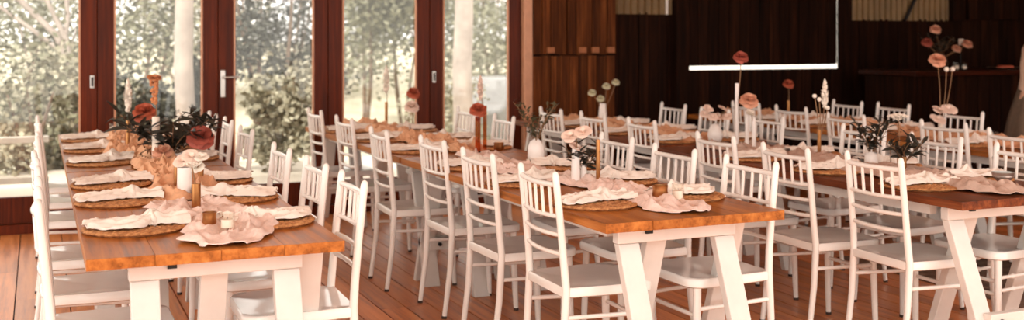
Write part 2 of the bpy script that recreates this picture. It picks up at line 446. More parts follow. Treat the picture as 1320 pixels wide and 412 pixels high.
# ================================================================== CHAIRS
def back_x(z):
    pts = [(0, -.045), (.25, -.012), (.45, 0), (.62, -.012), (.92, -.045)]
    for (a, xa), (b, xb) in zip(pts, pts[1:]):
        if z <= b: return xa + (xb - xa) * (z - a) / (b - a)
    return -.045
HW = 0.185
def seat_mb():
    out = []
    def corner(cx_, cy_, r, a0, a1, n=5):
        for i in range(n + 1):
            a = R(a0 + (a1 - a0) * i / n); out.append((cx_ + r * math.cos(a), cy_ + r * math.sin(a)))
    corner(.325, .135, .075, 0, 90); out.append((.18, .208)); corner(.015, .165, .03, 90, 180)
    corner(.015, -.165, .03, 180, 270); out.append((.18, -.208)); corner(.325, -.135, .075, 270, 360)
    n = len(out); c = (.19, 0)
    rings = [(0.96, .418), (1.0, .424), (1.0, .452), (.97, .459), (.88, .456), (.6, .449), (.25, .446)]
    vs = []
    for s, z in rings:
        for x, y in out: vs.append((c[0] + (x - c[0]) * s, c[1] + (y - c[1]) * s, z))
    fs = [tuple(range(n - 1, -1, -1)), tuple(range((len(rings) - 1) * n, len(rings) * n))]
    for i in range(len(rings) - 1):
        for k in range(n):
            k2 = (k + 1) % n
            fs.append((i * n + k, i * n + k2, (i + 1) * n + k2, (i + 1) * n + k))
    return MB().add(vs, fs)
def rail(z, r, bow=0.016):
    pts = []
    for i in range(9):
        t = -1 + i / 4
        pts.append((back_x(z) - bow * (1 - t * t), t * (HW - .003), z - 0.004 * (1 - t * t)))
    return MB().tube(pts, r, 8)
def beads(mb, p0, p1, r):
    p0, p1 = Vector(p0), Vector(p1)
    pts = []; rad = []
    for i in range(25):
        t = i / 24; pts.append(p0.lerp(p1, t)); rad.append(r * (1.55 if i in (6, 12, 18) else 1.0))
    mb.tube(pts, rad, 8); return mb
FOOT = MB().lathe([(.0135, 0), (.0142, .003), (.0138, .014)], 10).mesh('foot_cap', M['foot'], True)
def make_chair(double=False):
    t = thing('banquet_chair', '', 'chair')
    seat_mb().build('seat', M['white'], t, True)
    for s in (-1, 1):
        zs = [0, .12, .25, .36, .45, .55, .7, .86, .90, .915, .921]
        rad = [.0125, .014, .0155, .0165, .0165, .016, .015, .0145, .0145, .011, .004]
        MB().tube([(back_x(z), s * (HW - .006 * (z > .5)), z) for z in zs], rad, 10).build('back_post', M['white'], t, True)
        MB().tube([(.352, s * .172, .425), (.356, s * .174, .3), (.362, s * .178, .1), (.366, s * .18, 0)], [.0175, .0175, .015, .0125], 10).build('front_leg', M['white'], t, True)
    for x, y in ((-.045, HW), (-.045, -HW), (.366, .18), (.366, -.18)):
        o = link('foot_cap', FOOT, t); o.location = (x, y, 0)
    rail(.868, .0115).build('top_rail', M['white'], t, True)
    for z in (.742, .668, .592): rail(z, .0095, .02).build('back_rail', M['white'], t, True)
    for i in range(5):
        q = (i - 2) / 2.95; b = 1 - q * q
        MB().tube([(back_x(.742) - .02 * b, q * HW, .742 - .004 * b), (back_x(.868) - .016 * b, q * HW, .868 - .004 * b)], .0072, 7).build('spindle', M['white'], t, True)
    hs = (.345, .285) if double else (.34,)
    for s in (-1, 1):
        for h in hs:
            a, b = (back_x(h), s * HW, h), (.355, s * .174, h - .012)
            (beads(MB(), a, b, .0085) if double else MB().tube([a, b], .0095, 8)).build('stretcher', M['white'], t, True)
    for h in ((.315, .255) if double else (.30,)):
        MB().tube([(.356, -.174, h), (.356, .174, h)], .0095, 8).build('stretcher', M['white'], t, True)
    remember(t)
    return t
chairA = make_chair(); chairB = make_chair(True)
usedA = [False]; usedB = [False]
ORD = ['nearest', 'second nearest', 'third nearest', 'fourth nearest', 'fifth nearest', 'farthest']
CH = {(0, 'left'): [(0.0, 4.03), (0.0, 4.70), (-.01, 5.40), (0.0, 6.55), (.01, 7.28), (.0, 8.0)],
      (0, 'right'): [(1.115, 4.08), (1.115, 4.68), (1.11, 5.38), (1.145, 6.57), (1.165, 7.36), (1.155, 8.0)],
      (1, 'left'): [(1.875, 4.03), (1.90, 4.76), (1.925, 5.47), (1.84, 6.17), (1.905, 7.21), (1.915, 8.1)],
      (1, 'right'): [(2.89, 3.975), (2.87, 4.57), (2.92, 5.24), (2.97, 6.93), (3.03, 7.8)],
      (2, 'left'): [(3.485, 3.87), (3.39, 4.385), (3.445, 5.07), (3.655, 6.23), (3.65, 6.91), (3.60, 7.5)],
      (2, 'right'): [(4.485, 3.9), (4.53, 4.54), (4.62, 5.21), (4.645, 6.2), (4.745, 6.98), (4.795, 7.65)],
      (3, 'left'): [(5.18, 4.6), (5.325, 5.28), (5.24, 6.1), (5.445, 6.97), (5.44, 7.56)],
      (3, 'right'): [(6.255, 6.0), (6.455, 6.93), (6.385, 7.4)]}
rc = random.Random(11)
PERS = {}
for (r_, side), lst in CH.items():
    for i, (x, y) in enumerate(lst):
        dbl = (r_ == 2 and side == 'right')
        src, flag = (chairB, usedB) if dbl else (chairA, usedA)
        o = copy_tree(src) if flag[0] else src
        flag[0] = True
        s = 1 if side == 'left' else -1
        o.location = (x + .045 * s, y, 0)
        o.rotation_euler = (0, 0, (0 if s == 1 else math.pi) + R(rc.uniform(-2.0, 2.0)))
        word = ORD[i] if i < len(lst) - 1 else 'farthest'
        tag(o, 'white spindle-back chair, %s along %s side of %s' % (word, side, ROWN[r_]), 'chair', 'white spindle-back chairs at the long tables')

# ================================================================== TABLE SETTINGS
def mat_mb():
    """round mat of coiled braid: rope rings, each twisted along its length"""
    mb = MB(); rings = [.016, .042, .068, .094, .120, .146, .168]
    mb.lathe([(.172, 0), (.174, .004), (.02, .005)], 48)
    for j, r0 in enumerate(rings):
        n = max(10, int(2 * math.pi * r0 / .0105)); n -= n % 2
        pts = []; rad = []
        tw = max(4, int(2 * math.pi * r0 / .026))
        vs = []; K = 6; w = .0145
        for i in range(n):
            a = 2 * math.pi * i / n
            puff = 1 + .30 * math.sin(a * tw + j)
            off = .003 * math.sin(a * tw + j + 1.5)
            for k in range(K):
                q = 2 * math.pi * k / K
                rr = r0 + off + w * math.cos(q); z = .008 + .0075 * puff * math.sin(q)
                vs.append((rr * math.cos(a), rr * math.sin(a), max(0, z)))
        fs = [(i * K + k, ((i + 1) % n) * K + k, ((i + 1) % n) * K + (k + 1) % K, i * K + (k + 1) % K) for i in range(n) for k in range(K)]
        mb.add(vs, fs)
    return mb
mat_me = mat_mb().mesh('woven_placemat', M['seagrass'], True)
def napkin_mb(seed):
    """linen napkin knotted near one end, tail fanned out towards the sitter (-x)"""
    r = random.Random(seed); ph = [r.uniform(0, 6.28) for _ in range(6)]; bend = r.uniform(-.03, .03)
    S = seed * 3.7
    def fn(u, v):
        t = 2 * v - 1
        w = .028 + .062 * math.sin(min(1, u / .62) * math.pi) ** .8 * (1 - .25 * u)
        if u > .62: w = .026 + .05 * ((u - .62) / .38) ** .8
        kn = math.exp(-((u - .66) / .07) ** 2)
        w *= 1 + .35 * noise.noise(Vector((u * 4, 3 if t > 0 else 9, S)))
        x = -0.185 + 0.35 * u + 0.02 * noise.noise(Vector((t * 2, u * 2, S)))
        y = w * t + bend * math.sin(u * 3.1) + 0.008 * math.sin(u * 9 + ph[2])
        env = max(0.0, 1 - t * t) ** .5
        f = max(0, 1 - 2.2 * abs(noise.noise(Vector((u * 2.2, t * w * 34, S + 5))))) ** 1.5
        f2 = max(0, 1 - 2.2 * abs(noise.noise(Vector((u * 7, t * w * 60, S + 8)))))
        z = 0.003 + env * (0.008 + 0.012 * u + .026 * kn) + (f * .017 + f2 * .006) * (.35 + .65 * env)
        return Vector((x, y, z + .004))
    mb = MB().sheet(fn, 46, 30, 0.003)
    # the knot band around the gathered part
    k = []
    for i in range(15):
        a = 2 * math.pi * i / 14
        k.append((0.046 + .006 * math.sin(2 * a), bend * .8 + 0.03 * math.cos(a), 0.024 + 0.022 * math.sin(a)))
    return mb, k
nap_me = []
for s in range(5):
    mb, k = napkin_mb(s + 20)
    nap_me.append((mb.mesh('napkin_cloth', M['napkin'], True), MB().tube(k, .011, 7).mesh('napkin_knot', M['napkin'], True)))
SET = {(0, 'left'): [(.325, 4.17), (.32, 4.88), (.32, 5.46), (.325, 6.45), (.325, 7.2), (.325, 7.95)],
       (0, 'right'): [(.79, 4.13), (.79, 4.80), (.79, 5.42), (.79, 6.5), (.79, 7.25), (.79, 8.0)],
       (1, 'left'): [(2.135, 4.02), (2.13, 4.75), (2.13, 5.45), (2.14, 6.35), (2.14, 7.15), (2.14, 7.95)],
       (1, 'right'): [(2.59, 4.06), (2.59, 4.62), (2.59, 5.26), (2.60, 6.4), (2.60, 7.0), (2.6, 7.8)],
       (2, 'left'): [(3.79, 3.9), (3.79, 4.55), (3.79, 5.2), (3.94, 6.3), (3.94, 7.0), (3.94, 7.7)],
       (2, 'right'): [(4.24, 4.0), (4.24, 4.6), (4.24, 5.25), (4.39, 6.25), (4.39, 7.0), (4.39, 7.7)],
       (3, 'left'): [(5.57, 4.65), (5.57, 5.3), (5.71, 6.3), (5.71, 7.0), (5.71, 7.6)],
       (3, 'right'): [(6.01, 5.1), (6.01, 5.7), (6.16, 6.4), (6.16, 7.0), (6.16, 7.5)]}
rn = random.Random(5)
for (r_, side), lst in SET.items():
    for i, (x, y) in enumerate(lst):
        word = ORD[i] if i < len(lst) - 1 else 'farthest'
        m = link('woven_placemat', mat_me); m.location = (x, y, 0.7505); m.rotation_euler.z = rn.uniform(0, 6)
        tag(m, 'round woven placemat, %s along %s side of %s' % (word, side, ROWN[r_]), 'placemat', 'round woven placemats')
        n = thing('linen_napkin', 'knotted white napkin, %s along %s side of %s' % (word, side, ROWN[r_]), 'napkin', (x + (.01 if side == 'left' else -.01), y, 0.7645), (0 if side == 'left' else math.pi) + rn.uniform(-.3, .3), 'knotted white linen napkins')
        a, b = nap_me[rn.randrange(5)]
        link('cloth', a, n); link('knot', b, n)

# gauze runners
def runner(label, x, y0, y1, w, mat, seed, hgt=0.03, drift=0.04):
    r = random.Random(seed); ph = [r.uniform(0, 6.28) for _ in range(12)]
    L = y1 - y0; nu = int(L / 0.02); S = seed * 17.3
    def nz(x, y, k): return noise.noise(Vector((x + S, y, k)))
    def ridge(x, y, k): return (1 - abs(nz(x, y, k)) * 1.9)
    def fn(u, v):
        t = 2 * v - 1; Y = L * u
        cx_ = drift * math.sin(Y * 2.1 + ph[0]) + .5 * drift * math.sin(Y * 5.3 + ph[1])
        side = 3.1 if t > 0 else 8.7
        ww = w / 2 * (1 + .55 * nz(Y * 3.2, side, 1.1) + .35 * nz(Y * 8.5, side, 2.2))
        e = min(1, min(u, 1 - u) * L / .14); ww *= .5 + .5 * e ** .5
        X = cx_ + ww * t
        wx, wy = X + .05 * nz(X * 6, Y * 6, 4.4), Y + .05 * nz(X * 6, Y * 6, 7.7)
        z = .55 * max(0, ridge(wx * 7, wy * 4.5, .3)) ** 2 + .5 * max(0, ridge(wx * 15, wy * 9, 1.3)) ** 2 + .22 * max(0, ridge(wx * 30, wy * 20, 2.3)) ** 2
        edge = min(1.0, (1 - abs(t)) * 4 + .12) * min(1, e + .2)
        return Vector((X + .012 * nz(X * 20, Y * 20, 5.5), Y + .03 * nz(X * 9, 2.2, 6.1) * (1 - e), 0.0045 + hgt * 1.35 * z * (.2 + .8 * edge)))
    o = MB().sheet(fn, nu, 40, 0.003).build('table_runner', mat, smooth=True)
    o.location = (x, y0, 0.7505)
    return tag(o, label, 'table runner', 'gauze table runners')
runner('pale pink gauze runner pooled on near end of the leftmost table row', .565, 3.69, 4.75, .33, M['runner_pink'], 1, .034, .05)
runner('peach gauze runner crumpled along the far part of the leftmost table row', .555, 4.78, 8.5, .24, M['runner_peach'], 2, .05)
runner('pale pink gauze runner along near table of the second table row from left', 2.36, 3.66, 6.05, .24, M['runner_pink'], 3, .034)
runner('peach gauze runner along far table of the second table row from left', 2.37, 6.15, 8.5, .25, M['runner_peach'], 4, .05)
runner('beige gauze runner along near table of the third table row from left', 4.03, 3.5, 5.95, .30, M['runner_beige'], 5, .035)
runner('peach gauze runner along far table of the third table row from left', 4.165, 6.15, 8.5, .25, M['runner_peach'], 6, .04)
runner('peach gauze runner along near table of the rightmost table row', 5.79, 4.0, 6.05, .24, M['runner_peach'], 7, .05)
runner('peach gauze runner along far table of the rightmost table row', 5.935, 6.15, 8.5, .25, M['runner_peach'], 8, .05)

# ---------------------------------------------------------------- vases, candles, flowers
ZT = 0.755
def vessel(name, label, cat, p, prof, mat, n=20, hollow=True, group=None):
    pr = list(prof)
    if hollow:
        rt, zt = pr[-1]
        pr += [(rt - .003, zt), (max(.004, rt - .004), zt - .02), (.002, max(.01, zt - .03))]
    o = MB().lathe([(max(1e-3, r), z) for r, z in pr], n).build(name, mat, smooth=True)
    o.location = (p[0], p[1], ZT)
    return tag(o, label, cat, group)
def petal_cup(mb, c, axis, r, n, open_, curl, rot=0, hh=1.0, rnd=None):
    """ring of n curved petals around c opening by open_ (radians from the axis)"""
    axis = Vector(axis).normalized(); a = axis.orthogonal().normalized(); b = axis.cross(a)
    for k in range(n):
        q = rot + 2 * math.pi * k / n + (rnd.uniform(-.12, .12) if rnd else 0)
        out = a * math.cos(q) + b * math.sin(q); side = axis.cross(out)
        op = open_ * (1 + (rnd.uniform(-.12, .12) if rnd else 0))
        vs = []
        for i in range(5):
            s = i / 4; ang = op + curl * s * s
            rad = r * s
            base = Vector(c) + out * (math.sin(ang) * rad) + axis * (math.cos(ang) * rad * hh)
            w = r * .62 * math.sin(min(1, s * .92 + .08) * math.pi * .72)
            for t in (-1, -.4, .4, 1):
                vs.append(base + side * (w * t) - out * (abs(t) ** 2 * w * .28) + axis * (abs(t) ** 2 * w * .12))
        fs = []
        for i in range(4):
            for j in range(3):
                p = i * 4 + j; fs.append((p, p + 1, p + 5, p + 4))
        mb.add(vs, fs)
    return mb
def leaf_mb(L=1.0, w=.26):
    vs = []; fs = []
    for i in range(6):
        s = i / 5; ww = w / 2 * math.sin(math.pi * (s * .93 + .05)) ** .8
        z = .10 * math.sin(s * 3) ; 
        vs += [(L * s, -ww, z + .05 * ww), (L * s, 0, z - .03), (L * s, ww, z + .05 * ww)]
    for i in range(5):
        for j in range(2): p = i * 3 + j; fs.append((p, p + 3, p + 4, p + 1))
    return MB().add(vs, fs)
leaf_me = {k: leaf_mb(1, w).mesh('leaf', M[k], True) for k, w in (('leaf_dark', .26), ('leaf_olive', .36))}
def bend(p0, p1, sag=.1, n=7, side=Vector((1, 0, 0))):
    p0, p1 = Vector(p0), Vector(p1); L = (p1 - p0).length
    return [p0.lerp(p1, i / (n - 1)) + side * (sag * L * math.sin(math.pi * i / (n - 1))) for i in range(n)]
def flower(kind, label, p, z0, z1, r, mat, lean=(0, 0), group='flowers in the table vases', stem=True, cat='flower', name=None):
    """a single stem from z0 to a bloom at z1 (heights above table)"""
    rd = random.Random(hash((kind, round(p[0], 3), round(p[1], 3))) % 9999 if False else int(abs(p[0] * 731 + p[1] * 517 + z1 * 997)))
    nm = name or {'rose': 'rose', 'orchid': 'orchid_bloom', 'plume': 'dried_plume', 'ball': 'billy_button', 'lace': 'lace_flower', 'spike': 'dried_flower_spike'}[kind]
    t = thing(nm, label, cat, (p[0], p[1], ZT), 0, group)
    top = Vector((lean[0], lean[1], z1)); b0 = Vector((0, 0, z0))
    if stem: MB().tube(bend(b0, top, .03), .003 if kind != 'plume' else .0025, 6).build('stem', M['stem'], t, True)
    ax = Vector((lean[0] * .6 - .25 * SA, lean[1] * .6 - .45, .8))
    mb = MB()
    if kind == 'rose':
        for i, (n, op, sc, cu) in enumerate(((6, 1.35, 1.0, .5), (6, 1.05, .95, .4), (5, .75, .85, .2), (5, .45, .7, .0), (3, .2, .55, -.2))):
            petal_cup(mb, top, ax, r * sc, n, op, cu, i * .5, rnd=rd)
    elif kind == 'orchid':
        for k in range(3):
            c = top + Vector((rd.uniform(-1, 1) * r * .7, rd.uniform(-1, 1) * r * .4, rd.uniform(-.8, .6) * r))
            a2 = ax + Vector((rd.uniform(-.5, .5), 0, rd.uniform(-.3, .3)))
            petal_cup(mb, c, a2, r * .75, 5, 1.25, .25, rd.uniform(0, 3), rnd=rd)
            petal_cup(mb, c, a2, r * .35, 3, .6, .2, rd.uniform(0, 3), rnd=rd)
    elif kind == 'plume':
        for k in range(320):
            s = rd.random(); q = rd.uniform(0, 6.28); rr = r * math.sin(math.pi * min(1, s * .85 + .15)) * rd.uniform(.3, 1)
            b = top + Vector((0, 0, (s - .5) * r * 5.0)); d = Vector((math.cos(q) * rr, math.sin(q) * rr, r * .8))
            w = Vector((-math.sin(q), math.cos(q), 0)) * r * .2
            mb.add([b - w, b + w, b + d + w * .3, b + d - w * .3], [(0, 1, 2, 3)])
        for k in range(70):
            s = rd.random(); q = rd.uniform(0, 6.28); rr = r * .55 * math.sin(math.pi * min(1, s * .8 + .15)) * rd.random() ** .5
            mb.ball(top + Vector((math.cos(q) * rr, math.sin(q) * rr, (s - .5) * r * 5.0 + r * .3)), r * rd.uniform(.14, .3), 6, 4, 1.3)
    elif kind == 'ball':
        mb.ball(top, r, 12, 8)
    elif kind == 'lace':
        for k in range(26):
            q = k * 2.4; rr = r * math.sqrt(k / 26.0)
            e = top + Vector((rr * math.cos(q), rr * math.sin(q), .25 * r * (1 - (rr / r) ** 2)))
            mb.tube([top - Vector((0, 0, r * .4)), e], .0012, 4); mb.ball(e, r * .16, 6, 4, .6)
    elif kind == 'spike':
        for k in range(60):
            s = rd.random(); q = rd.uniform(0, 6.28)
            c = top + Vector((math.cos(q) * r * .4 * (1 - .5 * s), math.sin(q) * r * .4 * (1 - .5 * s), -s * r * 3.2))
            mb.ball(c, r * rd.uniform(.13, .24), 6, 4)
        petal_cup(mb, top, (0, -.3, 1), r * .9, 9, 1.25, .3, 0, rnd=rd); petal_cup(mb, top, (0, -.3, 1), r * .6, 7, .8, .3, .3, rnd=rd)
    mb.build('bloom', mat, t, True)
    return t
def sprig(label, p, z0, n, L, leaf, spread, seed, size=.05, lmat='leaf_olive', name='leafy_sprig', cat='foliage', dz=1.0, nl=10):
    rd = random.Random(seed)
    t = thing(name, label, cat, (p[0], p[1], ZT), 0, 'leafy sprigs in the table vases')
    for k in range(n):
        q = 2 * math.pi * k / n + rd.uniform(-.4, .4); l = L * rd.uniform(.65, 1.05)
        e = Vector((math.cos(q) * spread * l, math.sin(q) * spread * l, z0 + dz * l * math.sqrt(max(.05, 1 - min(.95, spread * spread)))))
        path = bend((0, 0, z0 - .02), e, .08, 7, Vector((rd.uniform(-1, 1), rd.uniform(-1, 1), .6)))
        st = MB().tube(path, .0018, 5).build('stem', M['stem'], t)
        for j in range(nl):
            s = .25 + .75 * j / (nl - 1); i0 = min(5, int(s * 6)); pt = path[i0].lerp(path[i0 + 1], s * 6 - i0)
            o = link('leaf', leaf_me[lmat], st); o.location = pt
            sc = size * rd.uniform(.7, 1.2); o.scale = (sc, sc, sc)
            o.rotation_euler = (rd.uniform(-.8, .8), rd.uniform(-.9, .3), rd.uniform(0, 6.28))
    return t
def cyl(r, h, f=.96): return [(r * .94, 0), (r, .006), (r, h * .5), (r * f, h)]
def bottle(r, h): return [(r * .9, 0), (r, .008), (r, h * .55), (r * .93, h * .75), (r * .7, h * .9), (r * .35, h * .97), (r * .3, h)]
def egg(r, h): return [(r * .55, 0), (r * .85, h * .15), (r, h * .42), (r * .86, h * .7), (r * .55, h * .92), (r * .38, h)]
def votive(label, p, r, h, mat='gold'):
    v = vessel('votive_holder', label, 'candle holder', p, [(r * .7, 0), (r, h * .3), (r * .92, h * .7), (r, h)], M[mat], 14, True)
    v.location.z += .018
    c = MB().lathe([(r * .6, h * .3), (r * .6, h * .62), (.001, h * .64)], 12).build('tealight', M['wax'], v, True)
    return v
def cup(label, p, r, h):
    v = vessel('glass_candle_cup', label, 'candle cup', p, [(r * .85, 0), (r, .006), (r, h)], M['clear'], 18, True)
    v.location.z += .016 if ZT < 1 else 0
    MB().lathe([(r * .8, .008), (r * .8, h * .6), (.001, h * .61)], 14).build('candle', M['wax'], v, True)
    MB().tube([(0, 0, h * .6), (0.001, 0, h * .72)], .001, 5).build('wick', M['black'], v)
    return v

G1 = 'on the leftmost table row'; G2 = 'on the second table row from left'; G3 = 'on the third table row from left'; G4 = 'on the rightmost table row'
# --- row 1
p = at(238, 257); vessel('white_vase', 'white cylinder vase with pale blooms ' + G1, 'vase', p, cyl(.032, .135), M['ceramic'])
flower('orchid', 'wide white bloom spilling over the white cylinder vase ' + G1, p, .09, .155, .055, M['blush'], (.02, 0)); 
flower('orchid', 'smaller pale bloom leaning right over the white cylinder vase ' + G1, p + Vector((.008, 0, 0)), .09, .15, .045, M['ivory'], (.06, -.01))
p = at(253, 274); vessel('gold_bud_vase', 'gold tube bud vase, frontmost ' + G1, 'vase', p, cyl(.018, .112, 1), M['gold'], 16)
flower('lace', 'dry brown stems with small pale head in frontmost gold tube ' + G1, p, .06, .19, .03, M['ivory'], (-.02, 0))
p = at(228, 249); vessel('gold_bud_vase', 'slim gold tube left of the white cylinder vase ' + G1, 'vase', p, cyl(.012, .115, 1), M['gold'], 14)
p = at(259, 246); vessel('gold_bud_vase', 'slim gold tube right of the white cylinder vase ' + G1, 'vase', p, cyl(.013, .11, 1), M['gold'], 14)
votive('small gold faceted votive on pink gauze ' + G1, at(270, 300), .026, .052)
cup('clear glass candle cup on the near pink gauze ' + G1, at(293, 303), .027, .06)
p = at(201, 214); vessel('white_bud_vase', 'tall slender white tube vase ' + G1, 'vase', p, cyl(.021, .265), M['wax'], 14)
flower('spike', 'tall dried orange flower rising from slender white tube ' + G1, p, .2, .475, .045, M['orange_dry'], (-.01, 0), cat='flower')
p = at(165, 199); vessel('gold_bud_vase', 'gold stick vase under the white plume ' + G1, 'vase', p, cyl(.011, .2, 1), M['gold'], 12)
flower('plume', 'fluffy white dried plume at window end ' + G1, p, .15, .34, .036, M['ivory'], (0, 0), cat='flower')
p = at(222, 211)
bw = vessel('flower_bowl', 'low pale bowl under the dark leafy arrangement ' + G1, 'bowl', p, [(.05, 0), (.08, .03), (.085, .06)], M['ceramic'], 18)
sprig('spreading dark leafy foliage arrangement ' + G1, p, .05, 17, .38, None, .84, 41, .115, 'leaf_dark', 'foliage_arrangement', nl=11)
flower('rose', 'rust rose on left of the dark foliage ' + G1, p + Vector((-.02, .05, 0)), .05, .27, .07, M['rust'], (-.11, .14))
flower('rose', 'terracotta rose on right of the dark foliage ' + G1, p + Vector((.02, -.03, 0)), .05, .15, .08, M['terracotta'], (.11, -.14))
flower('rose', 'small peach rose low in the dark foliage ' + G1, p + Vector((0, -.05, 0)), .05, .07, .06, M['peach'], (-.06, -.05))
for dx, dz, w in ((.03, .265, 'highest'), (.075, .245, 'rightmost'), (.005, .21, 'lowest')):
    flower('ball', 'pale round billy button, %s of three above foliage %s' % (w, G1), p + Vector((dx * .3, 0, 0)), .06, dz, .014, M['ivory'], (dx, 0))
cup('small white candle cup by the window end ' + G1, at(147, 176), .03, .075)
votive('gold votive beside the dark foliage ' + G1, at(232, 232), .03, .045)
# --- row 2
p = at(498, 165); vessel('gold_bud_vase', 'gold stick vase at the window end ' + G2, 'vase', p, cyl(.012, .2, 1), M['gold'], 12)
flower('plume', 'tall white dried plume at the window end ' + G2, p, .15, .36, .04, M['ivory'], (0, 0))
p = at(531, 166); vessel('glass_bud_vase', 'clear glass bud vase holding two flowers ' + G2, 'vase', p, bottle(.035, .13), M['clear'], 16)
flower('rose', 'rust rose above the clear bud vase ' + G2, p, .02, .27, .055, M['rust'], (.01, 0))
flower('rose', 'pale pink rose just below the rust rose ' + G2, p + Vector((.006, 0, 0)), .02, .165, .06, M['blush'], (-.015, -.02))
p = at(616, 197); vessel('amber_glass_vase', 'amber glass tube under a rust carnation ' + G2, 'vase', p, cyl(.017, .215, 1), M['amber'], 14)
flower('rose', 'ruffled rust carnation on amber tube ' + G2, p, .06, .255, .055, M['rust'], (0, 0), name='carnation')
p = at(625, 196); vessel('amber_glass_vase', 'taller amber glass tube beside the carnation ' + G2, 'vase', p, cyl(.012, .28, 1), M['amber'], 14)
flower('plume', 'wispy beige dried plume in taller amber tube ' + G2, p, .1, .38, .028, M['blush'], (-.03, 0))
votive('gold votive right of the amber tubes ' + G2, at(643, 199), .032, .05)
p = at(691, 215); vessel('white_bottle_vase', 'round-shouldered white bottle vase with eucalyptus ' + G2, 'vase', p, bottle(.046, .148), M['ceramic'], 24)
sprig('airy eucalyptus sprigs in round-shouldered white bottle ' + G2, p, .13, 8, .25, None, .5, 43, .042, 'leaf_olive', nl=12)
p = at(742, 238); vessel('white_bud_vase', 'slender white vase with blush bloom ' + G2, 'vase', p, cyl(.021, .17, .8), M['ceramic'], 16)
flower('orchid', 'blush orchid bloom on slender white vase ' + G2, p, .1, .215, .062, M['blush'], (.0, -.01))
p = at(752, 237); vessel('white_bud_vase', 'short white vase with olive sprigs ' + G2, 'vase', p, cyl(.016, .085), M['ceramic'], 14)
sprig('dark olive sprigs in short white vase ' + G2, p, .07, 8, .14, None, .7, 47, .065, 'leaf_dark', nl=7)
p = at(771, 240); vessel('gold_bud_vase', 'tall thin gold tube near the olive sprigs ' + G2, 'vase', p, cyl(.0105, .215, 1), M['gold'], 12)
votive('round gold faceted votive at near end ' + G2, at(851, 264), .034, .06)
cup('clear glass candle cup beside the gold votive ' + G2, at(874, 265), .026, .072)
# --- row 3
p = at(922, 185); vessel('white_egg_vase', 'white egg-shaped vase ' + G3, 'vase', p, egg(.052, .125), M['ceramic'], 24)
flower('orchid', 'pale pink bloom in egg-shaped vase, left one ' + G3, p + Vector((-.01, 0, 0)), .1, .2, .05, M['blush'], (-.04, 0))
flower('orchid', 'pale pink bloom in egg-shaped vase, right one ' + G3, p + Vector((.01, 0, 0)), .1, .205, .05, M['blush'], (.05, 0))
p = at(950, 192); vessel('white_bud_vase', 'very tall thin white tube vase with rose ' + G3, 'vase', p, cyl(.0125, .41), M['ceramic'], 14)
flower('rose', 'coral rose standing highest above thin white tube ' + G3, p, .3, .57, .05, M['terracotta'], (.03, 0))
p = at(963, 193); vessel('white_bud_vase', 'white tube vase under the peach rose ' + G3, 'vase', p, cyl(.013, .24), M['ceramic'], 14)
flower('rose', 'wide peach rose beside the tall white tube ' + G3, p, .15, .30, .062, M['peach'], (.015, 0))
p = at(972, 194); vessel('white_bud_vase', 'white tube vase right of the peach rose stem ' + G3, 'vase', p, cyl(.012, .2), M['ceramic'], 14)
flower('orchid', 'small ivory bloom below the peach rose ' + G3, p, .12, .22, .035, M['ivory'], (-.02, 0))
p = at(1056, 205); vessel('slim_tube_vase', 'thin golden brown tube with dried stems ' + G3, 'vase', p, cyl(.011, .165, 1), M['gold'], 12)
flower('plume', 'ivory dried plume leaning right from brown tube ' + G3, p, .1, .36, .03, M['ivory'], (.04, 0))
for dx, dz, w in ((.0, .34, 'topmost'), (.055, .29, 'rightmost'), (-.03, .36, 'leftmost')):
    flower('ball', 'cream billy button, %s of three in brown tube %s' % (w, G3), p + Vector((dx * .1, 0, 0)), .12, dz, .013, M['ivory'], (dx, 0))
p = at(1123, 217); vessel('white_bottle_vase', 'white bottle vase with dark ivy ' + G3, 'vase', p, bottle(.036, .085), M['ceramic'], 18)
sprig('dark ivy-like sprigs in white bottle ' + G3, p, .08, 9, .2, None, .5, 53, .065, 'leaf_dark', nl=11)
p = at(1148, 219); vessel('glass_bud_vase', 'small glass bud vase with one ivory ball ' + G3, 'vase', p, bottle(.022, .07), M['clear'], 14)
flower('ball', 'single ivory ball on dark wire ' + G3, p, .02, .135, .013, M['ivory'], (-.005, 0))
p = at(1166, 226); vessel('gold_bud_vase', 'gold tube with dark leaves at near end ' + G3, 'vase', p, cyl(.011, .09, 1), M['gold'], 12)
sprig('dark pointed leaves in gold tube at near end ' + G3, p, .08, 9, .14, None, .75, 59, .075, 'leaf_dark', nl=7)
p = at(1158, 218); vessel('gold_bud_vase', 'thin gold stick under the flat lace flower ' + G3, 'vase', p, cyl(.007, .11, 1), M['gold'], 10)
flower('lace', 'flat pale lace flower on dark stem ' + G3, p, .05, .275, .055, M['ivory'], (0, 0))
b = vessel('stone_bowl', 'small grey bowl on beige gauze at near end ' + G3, 'bowl', at(1293, 241), [(.028, 0), (.046, .02), (.052, .042)], M['steel'], 22); b.location.z += .024
p = Vector((4.27, 7.9, .75)); vessel('white_bud_vase', 'white vase with greenish flowers at far end ' + G3, 'vase', p, cyl(.035, .16, .8), M['ceramic'], 16)
for i, (dx, dz) in enumerate(((-.09, .25), (.03, .3), (.11, .33), (-.02, .2))):
    flower('rose', 'cream flower, %s of four in far vase %s' % (('leftmost', 'second tallest', 'tallest', 'lowest')[i], G3), p + Vector((dx * .1, 0, 0)), .1, dz, .035, M['greenish'] if 'greenish' in M else M['ivory'], (dx, 0))
